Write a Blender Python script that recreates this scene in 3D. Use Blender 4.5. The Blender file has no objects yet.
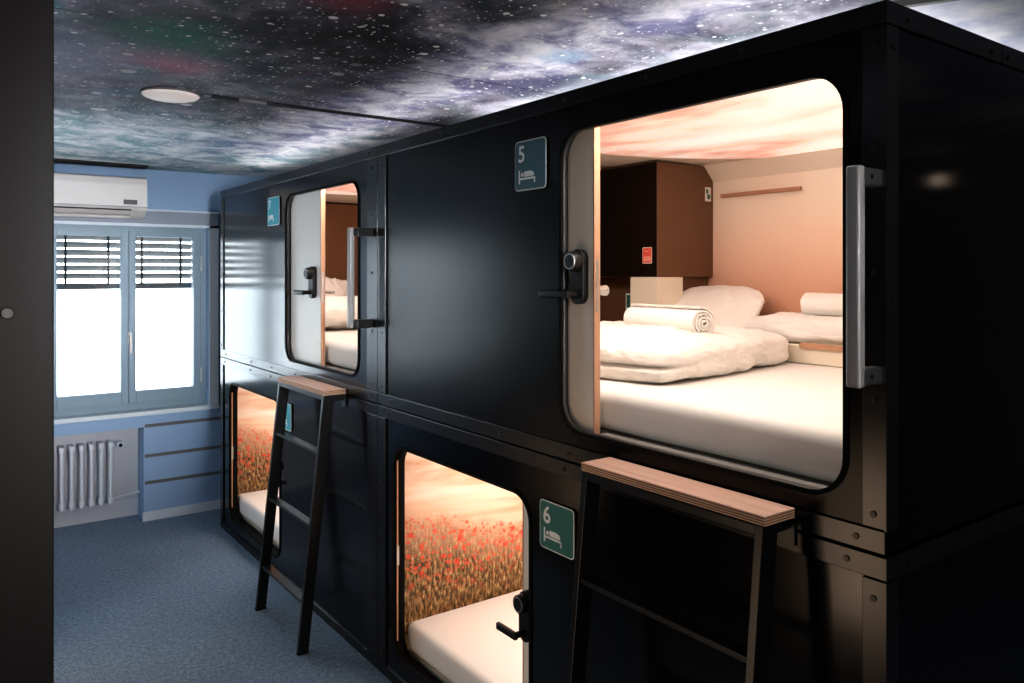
import bpy, bmesh, math, random
from mathutils import Vector, Matrix, noise
random.seed(7)
SC = bpy.context.scene
COL = SC.collection
PI = math.pi

# ------------------------------------------------------------------ camera
CAMX, CAMH, FPX = -1.489, 1.67, 785.0
cd = bpy.data.cameras.new('camera'); cam = bpy.data.objects.new('camera', cd); COL.objects.link(cam)
cam.location = (CAMX, 0, CAMH)
cam.rotation_euler = (PI/2, 0, -math.atan(572/785))
cd.sensor_width = 36; cd.lens = FPX/1024*36
cd.shift_y = -69.5/1024
cd.clip_start = 0.02
cd.dof.use_dof = False
SC.camera = cam

# ------------------------------------------------------------------ node helpers
class NT:
    def __init__(s, name):
        s.m = bpy.data.materials.new(name); s.m.use_nodes = True
        s.t = s.m.node_tree; s.t.nodes.clear()
        s.out = s.t.nodes.new('ShaderNodeOutputMaterial')
    def n(s, typ, ins={}, **kw):
        nd = s.t.nodes.new(typ)
        for k, v in kw.items(): setattr(nd, k, v)
        for k, v in ins.items(): s.put(nd.inputs[k], v)
        return nd
    def put(s, sock, v):
        if isinstance(v, bpy.types.NodeSocket): s.t.links.new(v, sock)
        elif isinstance(v, bpy.types.Node): s.t.links.new(v.outputs[0], sock)
        else:
            if hasattr(sock, 'default_value'):
                try: sock.default_value = v
                except Exception: sock.default_value = (*v, 1)
    def pos(s, world=False):
        if world: return s.n('ShaderNodeNewGeometry').outputs['Position']
        return s.n('ShaderNodeTexCoord').outputs['Object']
    def sep(s, v): 
        o = s.n('ShaderNodeSeparateXYZ', {0: v}).outputs
        return o[0], o[1], o[2]
    def comb(s, x, y, z): return s.n('ShaderNodeCombineXYZ', {0: x, 1: y, 2: z}).outputs[0]
    def vmul(s, v, k): return s.n('ShaderNodeVectorMath', {0: v, 1: k}, operation='MULTIPLY').outputs[0]
    def vadd(s, v, k): return s.n('ShaderNodeVectorMath', {0: v, 1: k}, operation='ADD').outputs[0]
    def ma(s, op, a, b=0.0, c=0.0, clamp=False):
        return s.n('ShaderNodeMath', {0: a, 1: b, 2: c}, operation=op, use_clamp=clamp).outputs[0]
    def mix(s, f, a, b, mode='MIX'):
        nd = s.n('ShaderNodeMix', data_type='RGBA', blend_type=mode)
        s.put(nd.inputs[0], f); s.put(nd.inputs[6], a if not isinstance(a, tuple) else (*a[:3], 1)); s.put(nd.inputs[7], b if not isinstance(b, tuple) else (*b[:3], 1))
        return nd.outputs[2]
    def noise(s, v, scale=5, detail=3, rough=.5, dist=0.0):
        return s.n('ShaderNodeTexNoise', {'Vector': v, 'Scale': scale, 'Detail': detail, 'Roughness': rough, 'Distortion': dist}).outputs[0]
    def vor(s, v, scale=5, **kw):
        return s.n('ShaderNodeTexVoronoi', {'Vector': v, 'Scale': scale}, **kw)
    def ss(s, x, lo, hi, a=0.0, b=1.0):
        return s.n('ShaderNodeMapRange', {0: x, 1: lo, 2: hi, 3: a, 4: b}, interpolation_type='SMOOTHSTEP').outputs[0]
    def ramp(s, f, stops):
        nd = s.n('ShaderNodeValToRGB', {0: f}); cr = nd.color_ramp
        while len(cr.elements) > 1: cr.elements.remove(cr.elements[-1])
        cr.elements[0].position = stops[0][0]; cr.elements[0].color = (*stops[0][1], 1)
        for p, c in stops[1:]:
            e = cr.elements.new(p); e.color = (*c, 1)
        return nd.outputs[0]
    def bump(s, h, strength=.2, dist=.01):
        return s.n('ShaderNodeBump', {'Height': h, 'Strength': strength, 'Distance': dist}).outputs[0]
    def bsdf(s, **k):
        names = dict(color='Base Color', rough='Roughness', metal='Metallic', spec='Specular IOR Level', normal='Normal',
                     coat='Coat Weight', coatr='Coat Roughness', sheen='Sheen Weight', ec='Emission Color', es='Emission Strength',
                     sss='Subsurface Weight', aniso='Anisotropic')
        b = s.n('ShaderNodeBsdfPrincipled')
        for a, v in k.items():
            if a in ('color', 'ec') and isinstance(v, tuple): v = (*v[:3], 1)
            s.put(b.inputs[names[a]], v)
        s.t.links.new(b.outputs[0], s.out.inputs[0]); return b

def simple(name, col, rough=.5, metal=0., var=.06, scale=8, **k):
    t = NT(name); v = t.noise(t.pos(), scale, 4)
    c = t.mix(v, tuple(x*(1-var) for x in col), tuple(min(1, x*(1+var)) for x in col))
    t.bsdf(color=c, rough=rough, metal=metal, **k); return t.m
M = {}
def black_metal(name, col, rough, scratch=.1, spec=.5):
    t = NT(name); p = t.pos()
    n1 = t.noise(p, 3, 5); n2 = t.noise(p, 260, 2)
    r = t.ma('ADD', t.ma('MULTIPLY', n1, scratch), rough-scratch*.5)
    t.bsdf(color=t.mix(n1, tuple(x*.85 for x in col), tuple(x*1.15 for x in col)), rough=r, spec=spec,
           normal=t.bump(n2, .03, .001)); return t.m
M['black'] = black_metal('black_powder_coat', (.0040, .0040, .0042), .16, .02, .36)
M['black_near'] = black_metal('black_powder_coat_satin', (.0030, .0030, .0031), .255, .03, .20)
M['black_strip'] = black_metal('black_trim_strip', (.010, .010, .0105), .25, .04)
M['black_end'] = black_metal('black_end_panel', (.0022, .0022, .0024), .07, .01)
M['ladder'] = black_metal('black_ladder_steel', (.006, .006, .0065), .33)
M['rubber'] = simple('black_rubber', (.005, .005, .005), .75, spec=.12)
M['lock'] = simple('lock_black', (.006, .006, .0065), .45, spec=.3)
M['chrome'] = simple('chrome', (.50, .48, .46), .3, 1.0)
M['steel'] = simple('brushed_steel', (.42, .41, .40), .38, 1.0)
M['screw'] = simple('dark_screw', (.05, .05, .05), .35, .8)
M['lip'] = simple('grey_lip', (.05, .048, .046), .45, .2)
M['door'] = simple('laminate_door', (.80, .72, .62), .4, var=.03)
M['door_far'] = simple('laminate_door_grey', (.80, .78, .74), .4, var=.03)
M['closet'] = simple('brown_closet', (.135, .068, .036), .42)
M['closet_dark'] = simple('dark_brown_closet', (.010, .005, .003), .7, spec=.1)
M['white_lam'] = simple('cream_laminate', (.80, .72, .60), .4, var=.02)
M['liner'] = simple('cream_liner', (.82, .72, .62), .55, var=.02)
M['white_trim'] = simple('white_trim', (.62, .68, .74), .5, var=.04)
M['frame'] = simple('window_frame_grey', (.20, .285, .345), .42, var=.05)
M['ac'] = simple('ac_plastic', (.66, .62, .60), .45, var=.02)
M['dark'] = simple('dark_gap', (.01, .01, .012), .8)
M['slat'] = simple('grey_slat', (.045, .047, .048), .6)
M['groove'] = simple('grey_groove', (.13, .125, .13), .6)
M['radiator'] = simple('radiator_enamel', (.62, .65, .70), .38, var=.05)
M['sign_red'] = simple('sticker_red', (.72, .10, .06), .5)
M['sign_white'] = simple('sign_white', (.82, .84, .82), .5, var=.02)
M['sign_teal'] = simple('sign_teal', (.045, .14, .16), .5, var=.05)
M['sign_green'] = simple('sign_green', (.035, .16, .14), .5, var=.05)
M['sign_cyan'] = simple('sign_cyan', (.06, .36, .43), .5, var=.05)
M['room'] = simple('painted_room_wall', (.16, .16, .17), .75)
M['facade'] = simple('pale_facade', (.50, .52, .53), .9)

def fabric(name, col, scale=320, b=.15, sheen=.15):
    t = NT(name); p = t.pos()
    h = t.noise(p, scale, 2); big = t.noise(p, 9, 4, .6)
    t.bsdf(color=t.mix(big, tuple(x*.97 for x in col), col), rough=.85, sheen=sheen,
           normal=t.bump(t.ma('ADD', t.ma('MULTIPLY', h, .12), big), b, .02)); return t.m
M['linen'] = fabric('white_linen', (.86, .83, .80))
M['sheet'] = fabric('white_sheet', (.86, .84, .81), b=.08)
M['terry'] = fabric('white_terry', (.88, .86, .82), 420, .5, .4)

def carpet():
    t = NT('carpet'); p = t.pos()
    n1 = t.noise(p, 150, 3, .8); n2 = t.noise(p, 48, 4, .75); n3 = t.noise(p, 2.5, 3)
    f = t.ma('ADD', t.ma('MULTIPLY', n1, .6), t.ma('MULTIPLY', n2, .4))
    c = t.ramp(f, [(.36, (.025, .06, .11)), (.47, (.11, .19, .29)), (.54, (.19, .30, .43)), (.66, (.42, .56, .72))])
    c = t.mix(n3, c, t.mix(.5, c, (.07, .10, .14)))
    t.bsdf(color=c, rough=.95, spec=.1, sheen=.2, normal=t.bump(f, .6, .01)); return t.m
M['carpet'] = carpet()

def blue_wall():
    t = NT('blue_wall'); p = t.pos(True); x, y, z = t.sep(p)
    n = t.noise(p, 3, 3); n2 = t.noise(p, 120, 2)
    c = t.mix(n, (.25, .39, .58), (.31, .44, .63))
    t.bsdf(color=c, rough=.62, normal=t.bump(n2, .06, .003)); return t.m
M['bluewall'] = blue_wall()
def chipped():
    t = NT('chipped_white'); p = t.pos()
    v = t.noise(t.vmul(p, (9, 9, 22)), 1.4, 3); f = t.ss(v, .68, .70)
    t.bsdf(color=t.mix(f, (.55, .58, .63), (.05, .05, .055)), rough=.55); return t.m
M['chipped'] = chipped()

def wood():
    t = NT('pink_birch'); p = t.pos()
    g = t.noise(t.vmul(p, (60, 2.2, 10)), 1.5, 5, .6, .4)
    t.bsdf(color=t.ramp(g, [(.3, (.58, .37, .30)), (.55, (.70, .48, .39)), (.8, (.76, .54, .45))]), rough=.42,
           normal=t.bump(g, .05, .002)); return t.m
M['wood'] = wood()
def plyedge():
    t = NT('plywood_edge'); p = t.pos(); x, y, z = t.sep(p)
    w = t.n('ShaderNodeTexWave', {'Vector': t.comb(0.0, t.ma('MULTIPLY', y, .01), z), 'Scale': 55.0, 'Distortion': .6, 'Detail': 2.0}, bands_direction='Z').outputs[0]
    t.bsdf(color=t.ramp(w, [(.25, (.20, .10, .05)), (.5, (.42, .24, .14)), (.8, (.60, .38, .25))]), rough=.6); return t.m
M['ply'] = plyedge()
M['door_edge'] = simple('door_wood_edge', (.48, .27, .17), .5)
M['rim_reflection'] = simple('painted_rim_reflection', (.62, .33, .18), .45)  # copper tone of the reflection on the opening rim, put into the colour
M['rail_wood'] = simple('rail_wood', (.42, .22, .13), .45)

# galaxy print on the ceiling, laid out in metres on the real ceiling
def galaxy():
    t = NT('galaxy_ceiling_print'); p = t.pos(True); x, y, z = t.sep(p)
    q = t.comb(x, y, 0.0)
    n1 = t.noise(t.vadd(q, (3.1, 1.7, 0)), 1.6, 8, .62, .7)
    n2 = t.noise(t.vadd(q, (8.1, 5.7, 2)), 2.6, 7, .6, 1.2)
    n3 = t.noise(t.vadd(q, (1.1, 9.7, 5)), 1.1, 4, .5, .5)
    n4 = t.noise(t.vadd(q, (6.1, 2.2, 9)), 5.0, 8, .68, .5)
    grey = t.ramp(t.ma('ADD', t.ma('MULTIPLY', n1, .6), t.ma('MULTIPLY', n4, .4)),
                  [(.41, (.018, .018, .022)), (.48, (.10, .10, .115)), (.54, (.30, .29, .32)), (.61, (.80, .79, .84))])
    col = t.ramp(n2, [(.3, (.10, .30, .36)), (.45, (.30, .32, .36)), (.55, (.30, .25, .36)), (.7, (.16, .30, .45))])
    c = t.mix(t.ss(n3, .4, .66, .2, .65), grey, t.mix(.6, col, grey, 'MULTIPLY'))
    c = t.mix(.32, c, t.mix(t.ss(n4, .3, .7, .15, 1), (0, 0, 0), t.vmul(col, (1.5, 1.5, 1.5))))
    # teal of the print, also lightened towards the window to stand for missing light
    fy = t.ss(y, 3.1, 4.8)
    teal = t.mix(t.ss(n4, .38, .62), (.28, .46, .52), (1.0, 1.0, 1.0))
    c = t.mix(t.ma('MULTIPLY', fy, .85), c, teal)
    def blob(cx, cy, r, colr, k, c):
        dx = t.ma('SUBTRACT', x, cx); dy = t.ma('SUBTRACT', y, cy)
        d = t.ma('SQRT', t.ma('ADD', t.ma('MULTIPLY', dx, dx), t.ma('MULTIPLY', dy, dy)))
        d = t.ma('ADD', d, t.ma('MULTIPLY', t.ma('SUBTRACT', n2, .5), r*2.2))
        return t.mix(t.ss(d, 0, r, k, 0), c, colr)
    c = blob(-.55, 2.15, .60, (.010, .013, .018), .95, c)
    c = blob(-.25, 2.55, .40, (.03, .03, .04), .8, c)
    c = blob(-.30, 1.75, .35, (.02, .035, .045), .8, c)
    c = blob(-.93, 2.42, .26, (.02, .20, .13), .85, c)
    c = blob(-.88, 2.80, .20, (.62, .20, .30), .8, c)
    c = blob(-.65, 1.85, .16, (.30, .07, .11), .7, c)
    c = blob(-1.15, 2.9, .45, (.42, .43, .60), .6, c)
    c = blob(-.35, 4.3, .5, (.16, .22, .38), .5, c)
    c = blob(-.2, 3.5, .4, (.10, .10, .13), .7, c)
    # milky band running along the pods
    wob = t.ma('MULTIPLY', t.ma('SUBTRACT', n1, .5), 1.1)
    off = t.ma('ADD', t.ma('MULTIPLY', t.ma('SUBTRACT', y, 3.0), -.035), -.02)
    d = t.ma('ABSOLUTE', t.ma('SUBTRACT', t.ma('ADD', x, wob), off))
    bandf = t.ma('MULTIPLY', t.ss(d, .02, .38, 1, 0), t.ss(y, 4.3, 5.0, 1, 0))
    c = t.mix(t.ma('MULTIPLY', bandf, .9), c, t.mix(t.ss(n4, .35, .62), (.22, .22, .42), (.94, .93, 1.0)))
    c = blob(.22, 2.35, .28, (.07, .06, .15), .85, c)
    c = blob(.12, 1.95, .12, (.10, .28, .48), .6, c)
    # pale lavender beyond
    c = t.mix(t.ss(x, .33, .6, 0, .9), c, t.mix(t.ss(n1, .35, .65), (.42, .48, .66), (1, 1, 1)))
    # stars of three sizes
    for sc, r, k in ((38.0, .13, 1.3), (17.0, .10, 1.6), (8.0, .075, 1.6), (3.2, .075, .8)):
        v = t.vor(q, sc, voronoi_dimensions='2D')
        rnd = t.sep(v.outputs['Color'])[0]
        rad = t.ma('MULTIPLY', t.ma('POWER', rnd, 2.5), r*1.6)
        st = t.ma('MULTIPLY', t.ss(t.ma('SUBTRACT', v.outputs['Distance'], rad), -r*.25, 0, 1, 0), k, clamp=True)
        st = t.ma('MULTIPLY', st, t.ss(x, .35, .55, 1, .15)); st = t.ma('MULTIPLY', st, t.ss(t.noise(t.vadd(q, (sc, 1, 1)), 3, 3), .35, .6, .35, 1))
        if sc < 5: st = t.ma('MULTIPLY', st, t.ss(x, -.5, -.2, 1, 0))
        c = t.mix(st, c, (1, .99, .98))
    # panel seams of the print
    for sy in (2.36, ):
        c = t.mix(t.ss(t.ma('ABSOLUTE', t.ma('SUBTRACT', y, sy)), .002, .006, .8, 0), c, (.01, .01, .012))
    t.bsdf(color=c, rough=.6, spec=.06); return t.m
M['galaxy'] = galaxy()

def cloudprint():
    t = NT('cloud_ceiling_print'); p = t.pos(); x, y, z = t.sep(p)
    q = t.comb(t.ma('MULTIPLY', x, 1.6), y, 0.0)
    n = t.noise(t.vadd(q, (2, 3, 0)), 1.7, 4, .5, .3); n2 = t.noise(t.vadd(q, (7, 1, 0)), 3.2, 6, .62, 1.0)
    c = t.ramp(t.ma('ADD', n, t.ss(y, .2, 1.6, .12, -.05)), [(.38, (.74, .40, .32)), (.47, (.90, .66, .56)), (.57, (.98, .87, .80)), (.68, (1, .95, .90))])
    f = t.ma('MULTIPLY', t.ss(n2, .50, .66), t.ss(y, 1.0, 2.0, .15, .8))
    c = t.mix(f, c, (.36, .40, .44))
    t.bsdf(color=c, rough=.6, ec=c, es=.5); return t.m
M['cloud'] = cloudprint()

def wall_glow_paint():
    t = NT('painted_wall_glow'); p = t.pos(); x, y, z = t.sep(p)
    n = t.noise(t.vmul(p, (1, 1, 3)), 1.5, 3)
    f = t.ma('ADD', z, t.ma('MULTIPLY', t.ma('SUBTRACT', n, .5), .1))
    c = t.ramp(t.ss(f, .3, .98), [(0, (.68, .37, .25)), (.3, (.78, .49, .36)), (.6, (.86, .62, .48)), (1, (.90, .77, .65))])  # LED glow on the wall painted in, cream top to salmon bottom
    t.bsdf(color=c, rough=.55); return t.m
M['wall_glow'] = wall_glow_paint()

def poppy():
    t = NT('poppy_field_mural'); p = t.pos(); x, y, z = t.sep(p)
    a = t.noise(t.vmul(p, (1.3, 1, 5)), 2.0, 4, .55, .6)
    # sky and dunes with slanting streaks
    s_ = t.ma('ADD', z, t.ma('MULTIPLY', x, .10))
    st = t.noise(t.comb(t.ma('MULTIPLY', x, 1.1), 0.0, t.ma('MULTIPLY', s_, 9)), 1.3, 4, .5, .5)
    sky = t.ramp(t.ma('ADD', t.ma('MULTIPLY', st, .75), t.ma('MULTIPLY', a, .25)),
                 [(.32, (.50, .20, .10)), (.45, (.78, .44, .27)), (.56, (.95, .73, .58)), (.7, (1, .88, .77))])
    topn = t.ma('SUBTRACT', t.ma('SUBTRACT', .74, t.ma('MULTIPLY', x, .22)), t.ma('MULTIPLY', t.noise(p, 7, 4), .12))
    haze = t.ss(z, t.ma('ADD', topn, 0.0), t.ma('ADD', topn, .16), 1, 0)
    c = t.mix(t.ma('MULTIPLY', haze, .55), sky, (.93, .66, .48))
    # field
    u = t.comb(t.ma('MULTIPLY', x, 1.0), 0.0, t.ma('MULTIPLY', z, .35))
    blades = t.noise(u, 75, 4, .7)
    grass = t.ramp(blades, [(.38, (.03, .016, .006)), (.5, (.17, .10, .035)), (.6, (.46, .29, .13)), (.72, (.80, .62, .40))])
    g2 = t.mix(t.ss(t.ma('SUBTRACT', topn, z), .03, .24, .85, 0), grass, t.mix(blades, (.45, .17, .08), (.95, .62, .42)))
    fieldf = t.ss(t.ma('SUBTRACT', topn, z), -.02, .06)
    c = t.mix(fieldf, c, g2)
    for sc, r, col in ((17., .36, (.70, .05, .022)), (30., .42, (.78, .085, .04)), (55., .50, (.80, .13, .065))):
        v = t.vor(t.comb(x, 0.0, t.ma('MULTIPLY', z, 1.25)), sc, voronoi_dimensions='3D')
        rnd = t.sep(v.outputs['Color'])[0]
        f = t.ma('MULTIPLY', t.ss(v.outputs['Distance'], r*.55, r, 1, 0), t.ss(rnd, .36, .46))
        dens = t.ma('MULTIPLY', t.ss(t.ma('SUBTRACT', topn, z), -.01, .03), t.ss(z, .26, .46, .10, 1))
        c = t.mix(t.ma('MULTIPLY', t.ma('MULTIPLY', f, dens), .82), c, col)
    t.bsdf(color=c, rough=.6, ec=c, es=.12); return t.m  # slight emission stands in for the warm light falling on the mural
M['poppy'] = poppy()

def glass():
    t = NT('window_glass')
    tr = t.n('ShaderNodeBsdfTransparent', {0: (.95, .97, .98, 1)}); gl = t.n('ShaderNodeBsdfGlossy', {'Roughness': .02})
    fr = t.n('ShaderNodeFresnel', {0: 1.45})
    mx = t.n('ShaderNodeMixShader', {0: fr, 1: tr, 2: gl}); t.t.links.new(mx.outputs[0], t.out.inputs[0]); return t.m
M['glass'] = glass()
def emis(name, col, s):
    t = NT(name); t.bsdf(color=col, rough=.5, ec=col, es=s); return t.m
M['lamp'] = emis('lamp_diffuser', (.80, .70, .66), .28)
M['led'] = emis('led_strip', (1, .72, .48), 6.0)
M['bulb'] = emis('warm_bulb', (1, .78, .6), 1.4)

# ------------------------------------------------------------------ object helpers
def link(name, me, mats, parent=None, kind=None, smooth=False):
    o = bpy.data.objects.new(name, me); COL.objects.link(o)
    if not isinstance(mats, (list, tuple)): mats = [mats]
    if len(me.materials) == 0:
        for m in mats: me.materials.append(m)
    if parent: o.parent = parent
    if kind: o['kind'] = kind
    if smooth:
        for p in me.polygons: p.use_smooth = True
    return o
def empty(name, loc, label, cat, group=None):
    o = bpy.data.objects.new(name, None); COL.objects.link(o); o.location = loc
    o.empty_display_size = .1
    return tag(o, label, cat, group)
def tag(o, label, cat, group=None):
    o['label'] = label; o['category'] = cat
    if group: o['group'] = group
    return o
class B:
    def __init__(s): s.bm = bmesh.new()
    def box(s, x0, x1, y0, y1, z0, z1, bev=0, seg=2, mi=0, rot=None):
        r = bmesh.ops.create_cube(s.bm, size=1); vs = r['verts']
        c = Vector(((x0+x1)/2, (y0+y1)/2, (z0+z1)/2))
        bmesh.ops.scale(s.bm, vec=(abs(x1-x0), abs(y1-y0), abs(z1-z0)), verts=vs)
        if rot: bmesh.ops.rotate(s.bm, cent=(0, 0, 0), matrix=rot, verts=vs)
        bmesh.ops.translate(s.bm, vec=c, verts=vs)
        fs = list({f for v in vs for f in v.link_faces})
        for f in fs: f.material_index = mi
        if bev:
            es = list({e for v in vs for e in v.link_edges})
            bmesh.ops.bevel(s.bm, geom=es, offset=bev, segments=seg, profile=.6, affect='EDGES')
        return s
    def cyl(s, p0, p1, r, r2=None, n=20, bev=0):
        p0 = Vector(p0); p1 = Vector(p1); d = p1-p0
        m = Matrix.Translation((p0+p1)/2) @ d.to_track_quat('Z', 'Y').to_matrix().to_4x4()
        rr = bmesh.ops.create_cone(s.bm, cap_ends=True, segments=n, radius1=r, radius2=r if r2 is None else r2, depth=d.length, matrix=m)
        if bev:
            vs = rr['verts']; es = [e for e in {e for v in vs for e in v.link_edges} if any(len(f.verts) > 4 for f in e.link_faces)]
            bmesh.ops.bevel(s.bm, geom=es, offset=bev, segments=2, profile=.6, affect='EDGES')
        return s
    def prism(s, a, b, x0, x1, y0, y1):   # bar with box section whose bottom section is at a=(x,z) shift and top at b
        return s
    def hexa(s, pts, bev=0):      # 8 points: bottom 4 ccw, top 4 ccw
        vs = [s.bm.verts.new(p) for p in pts]
        for f in ((3, 2, 1, 0), (4, 5, 6, 7), (0, 1, 5, 4), (1, 2, 6, 5), (2, 3, 7, 6), (3, 0, 4, 7)): s.bm.faces.new([vs[i] for i in f])
        if bev:
            es = list({e for v in vs for e in v.link_edges}); bmesh.ops.bevel(s.bm, geom=es, offset=bev, segments=2, profile=.6, affect='EDGES')
        return s
    def build(s, name, mat, parent=None, kind=None, smooth=False):
        bmesh.ops.recalc_face_normals(s.bm, faces=s.bm.faces)
        me = bpy.data.meshes.new(name); s.bm.to_mesh(me); s.bm.free()
        o = link(name, me, mat, parent, kind)
        if smooth: shade(o)
        return o
def shade(o, ang=40):
    me = o.data
    for p in me.polygons: p.use_smooth = True
    bm = bmesh.new(); bm.from_mesh(me)
    for e in bm.edges:
        if len(e.link_faces) == 2 and e.calc_face_angle(0) > math.radians(ang): e.smooth = False
    bm.to_mesh(me); bm.free()
def rrect(x0, x1, y0, y1, r, n=8):
    pts = []
    for cx, cy, a in ((x1-r, y1-r, 0), (x0+r, y1-r, PI/2), (x0+r, y0+r, PI), (x1-r, y0+r, 3*PI/2)):
        for i in range(n+1):
            t = a+PI/2*i/n; pts.append((cx+r*math.cos(t), cy+r*math.sin(t)))
    return pts
def rect(x0, x1, y0, y1): return [(x0, y0), (x1, y0), (x1, y1), (x0, y1)]
def plate_mesh(loops, thick, bevel=0):
    cu = bpy.data.curves.new('c', 'CURVE'); cu.dimensions = '2D'; cu.fill_mode = 'BOTH'
    for lp in loops:
        sp = cu.splines.new('POLY'); sp.points.add(len(lp)-1)
        for i, (a, b) in enumerate(lp): sp.points[i].co = (a, b, 0, 1)
        sp.use_cyclic_u = True
    cu.extrude = thick/2; cu.bevel_depth = bevel; cu.bevel_resolution = 1
    o = bpy.data.objects.new('c', cu); COL.objects.link(o)
    bpy.context.view_layer.update()
    me = bpy.data.meshes.new_from_object(o.evaluated_get(bpy.context.evaluated_depsgraph_get()))
    bpy.data.objects.remove(o); me.materials.clear()
    return me
def xform(me, f):
    for v in me.vertices: v.co = f(v.co)
    me.update(); return me
def yzplate(name, loops, x, thick, mat, parent=None, bevel=0, kind=None):
    """plate in the plane x = const; loops in (y, z); x = face towards the room"""
    me = plate_mesh(loops, thick, bevel)
    xform(me, lambda c: Vector((x+thick/2+c.z, c.x, c.y)))
    bm = bmesh.new(); bm.from_mesh(me); bmesh.ops.remove_doubles(bm, verts=bm.verts, dist=1e-5); bmesh.ops.recalc_face_normals(bm, faces=bm.faces); bm.to_mesh(me); bm.free()
    return link(name, me, mat, parent, kind)
def text_mesh(s, size, ext):
    cu = bpy.data.curves.new('t', 'FONT'); cu.body = s; cu.size = size; cu.extrude = ext/2; cu.offset = .0012
    o = bpy.data.objects.new('t', cu); COL.objects.link(o); bpy.context.view_layer.update()
    me = bpy.data.meshes.new_from_object(o.evaluated_get(bpy.context.evaluated_depsgraph_get()))
    bpy.data.objects.remove(o); me.materials.clear(); return me
def tube_path(name, pts, r, mat, parent, n=12):
    cu = bpy.data.curves.new('p', 'CURVE'); cu.dimensions = '3D'; sp = cu.splines.new('POLY'); sp.points.add(len(pts)-1)
    for i, q in enumerate(pts): sp.points[i].co = (*q, 1)
    cu.bevel_depth = r; cu.bevel_resolution = 3; cu.use_fill_caps = True
    o = bpy.data.objects.new('p', cu); COL.objects.link(o); bpy.context.view_layer.update()
    me = bpy.data.meshes.new_from_object(o.evaluated_get(bpy.context.evaluated_depsgraph_get()))
    bpy.data.objects.remove(o); me.materials.clear()
    return link(name, me, mat, parent, smooth=True)

# soft cloth block: superellipsoid-like cushion with creases
def cushion(name, size, mat, parent=None, e=4.0, ez=2.2, cre=.004, seed=0, sub=40, sag=0.0, freq=7, crown=0.0, fold=False, bot=1.0):
    bm = bmesh.new(); bmesh.ops.create_cube(bm, size=2)
    bmesh.ops.subdivide_edges(bm, edges=bm.edges, cuts=sub, use_grid_fill=True)
    hx, hy, hz = size[0]/2, size[1]/2, size[2]/2
    for v in bm.verts:
        x, y, z = v.co
        k = (abs(x)**e+abs(y)**e)**(1/e)
        e2 = ez if z > 0 else ez*bot
        kk = (max(k, 1e-6)**e2+abs(z)**e2)**(1/e2)
        m = max(abs(x), abs(y), abs(z))
        x, y, z = x/kk*m, y/kk*m, z/kk*m
        p = Vector((x*hx, y*hy, z*hz))
        q = Vector((p.x*freq, p.y*freq, p.z*freq*1.5))+Vector((seed*3.1, seed*1.7, seed))
        d = noise.fractal(q, .6, 2.2, 5)*cre*2.2
        rd = 1-abs(noise.noise(Vector((p.x*freq*2.2+seed, p.y*freq*.9, p.z*freq*.6))+Vector((noise.noise(q)*.8,)*3)))
        d += (rd**6)*cre*1.6
        nn = Vector((x, y, z*1.5)).normalized()
        p += nn*d
        if crown and z > 0: p.z += crown*max(0, (1-x*x))*max(0, (1-y*y))
        if fold:   # a folded seam around the -x and -y sides
            side = max(0, -x)**6
            g = math.exp(-((p.z+hz*.22)/(.10*hz))**2)
            p -= Vector((x, y, 0))*.030*g*side
        if z < 0: p.z = max(p.z, -hz)
        v.co = p
    for v in bm.verts: v.co.z += hz
    me = bpy.data.meshes.new(name); bm.to_mesh(me); bm.free()
    return link(name, me, mat, parent, smooth=True)

def towel_roll(name, L, R, mat, parent=None, turns=4.5, seed=0):
    """rolled towel along local x with spiral ends"""
    bm = bmesh.new(); n = int(turns*26); th = R/(turns+.6)
    rows = []
    nl = 12
    for j in range(nl+1):
        xx = -L/2+L*j/nl; row = []
        for i in range(n+1):
            a = 2*PI*turns*i/n; r = th*.45+(R-th*.45)*i/n
            w = noise.noise(Vector((xx*9+seed, a*.5, 0)))*.0025
            ex = xx+(noise.noise(Vector((a*1.3, seed, j)))*.006 if j in (0, nl) else 0) + (1 if j == nl else -1 if j == 0 else 0)*(.008*(1-i/n))
            ri = r-th*.36+w; ro = r+th*.36+w
            row.append((bm.verts.new((ex, ro*math.cos(a)*1.06, ro*math.sin(a)*.94)), bm.verts.new((ex, ri*math.cos(a)*1.06, ri*math.sin(a)*.94))))
        rows.append(row)
    for j in range(nl):
        for i in range(n):
            a, b, c, d = rows[j][i], rows[j][i+1], rows[j+1][i+1], rows[j+1][i]
            bm.faces.new((a[0], b[0], c[0], d[0])); bm.faces.new((a[1], d[1], c[1], b[1]))
    for j in (0, nl):
        for i in range(n):
            a, b = rows[j][i], rows[j][i+1]; bm.faces.new((a[0], a[1], b[1], b[0]))
    for i in (0, n):
        for j in range(nl):
            a, b = rows[j][i], rows[j+1][i]; bm.faces.new((a[0], a[1], b[1], b[0]))
    bmesh.ops.recalc_face_normals(bm, faces=bm.faces)
    zmin = min(v.co.z for v in bm.verts)
    for v in bm.verts: v.co.z -= zmin
    me = bpy.data.meshes.new(name); bm.to_mesh(me); bm.free()
    o = link(name, me, mat, parent); shade(o, 60); return o

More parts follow.
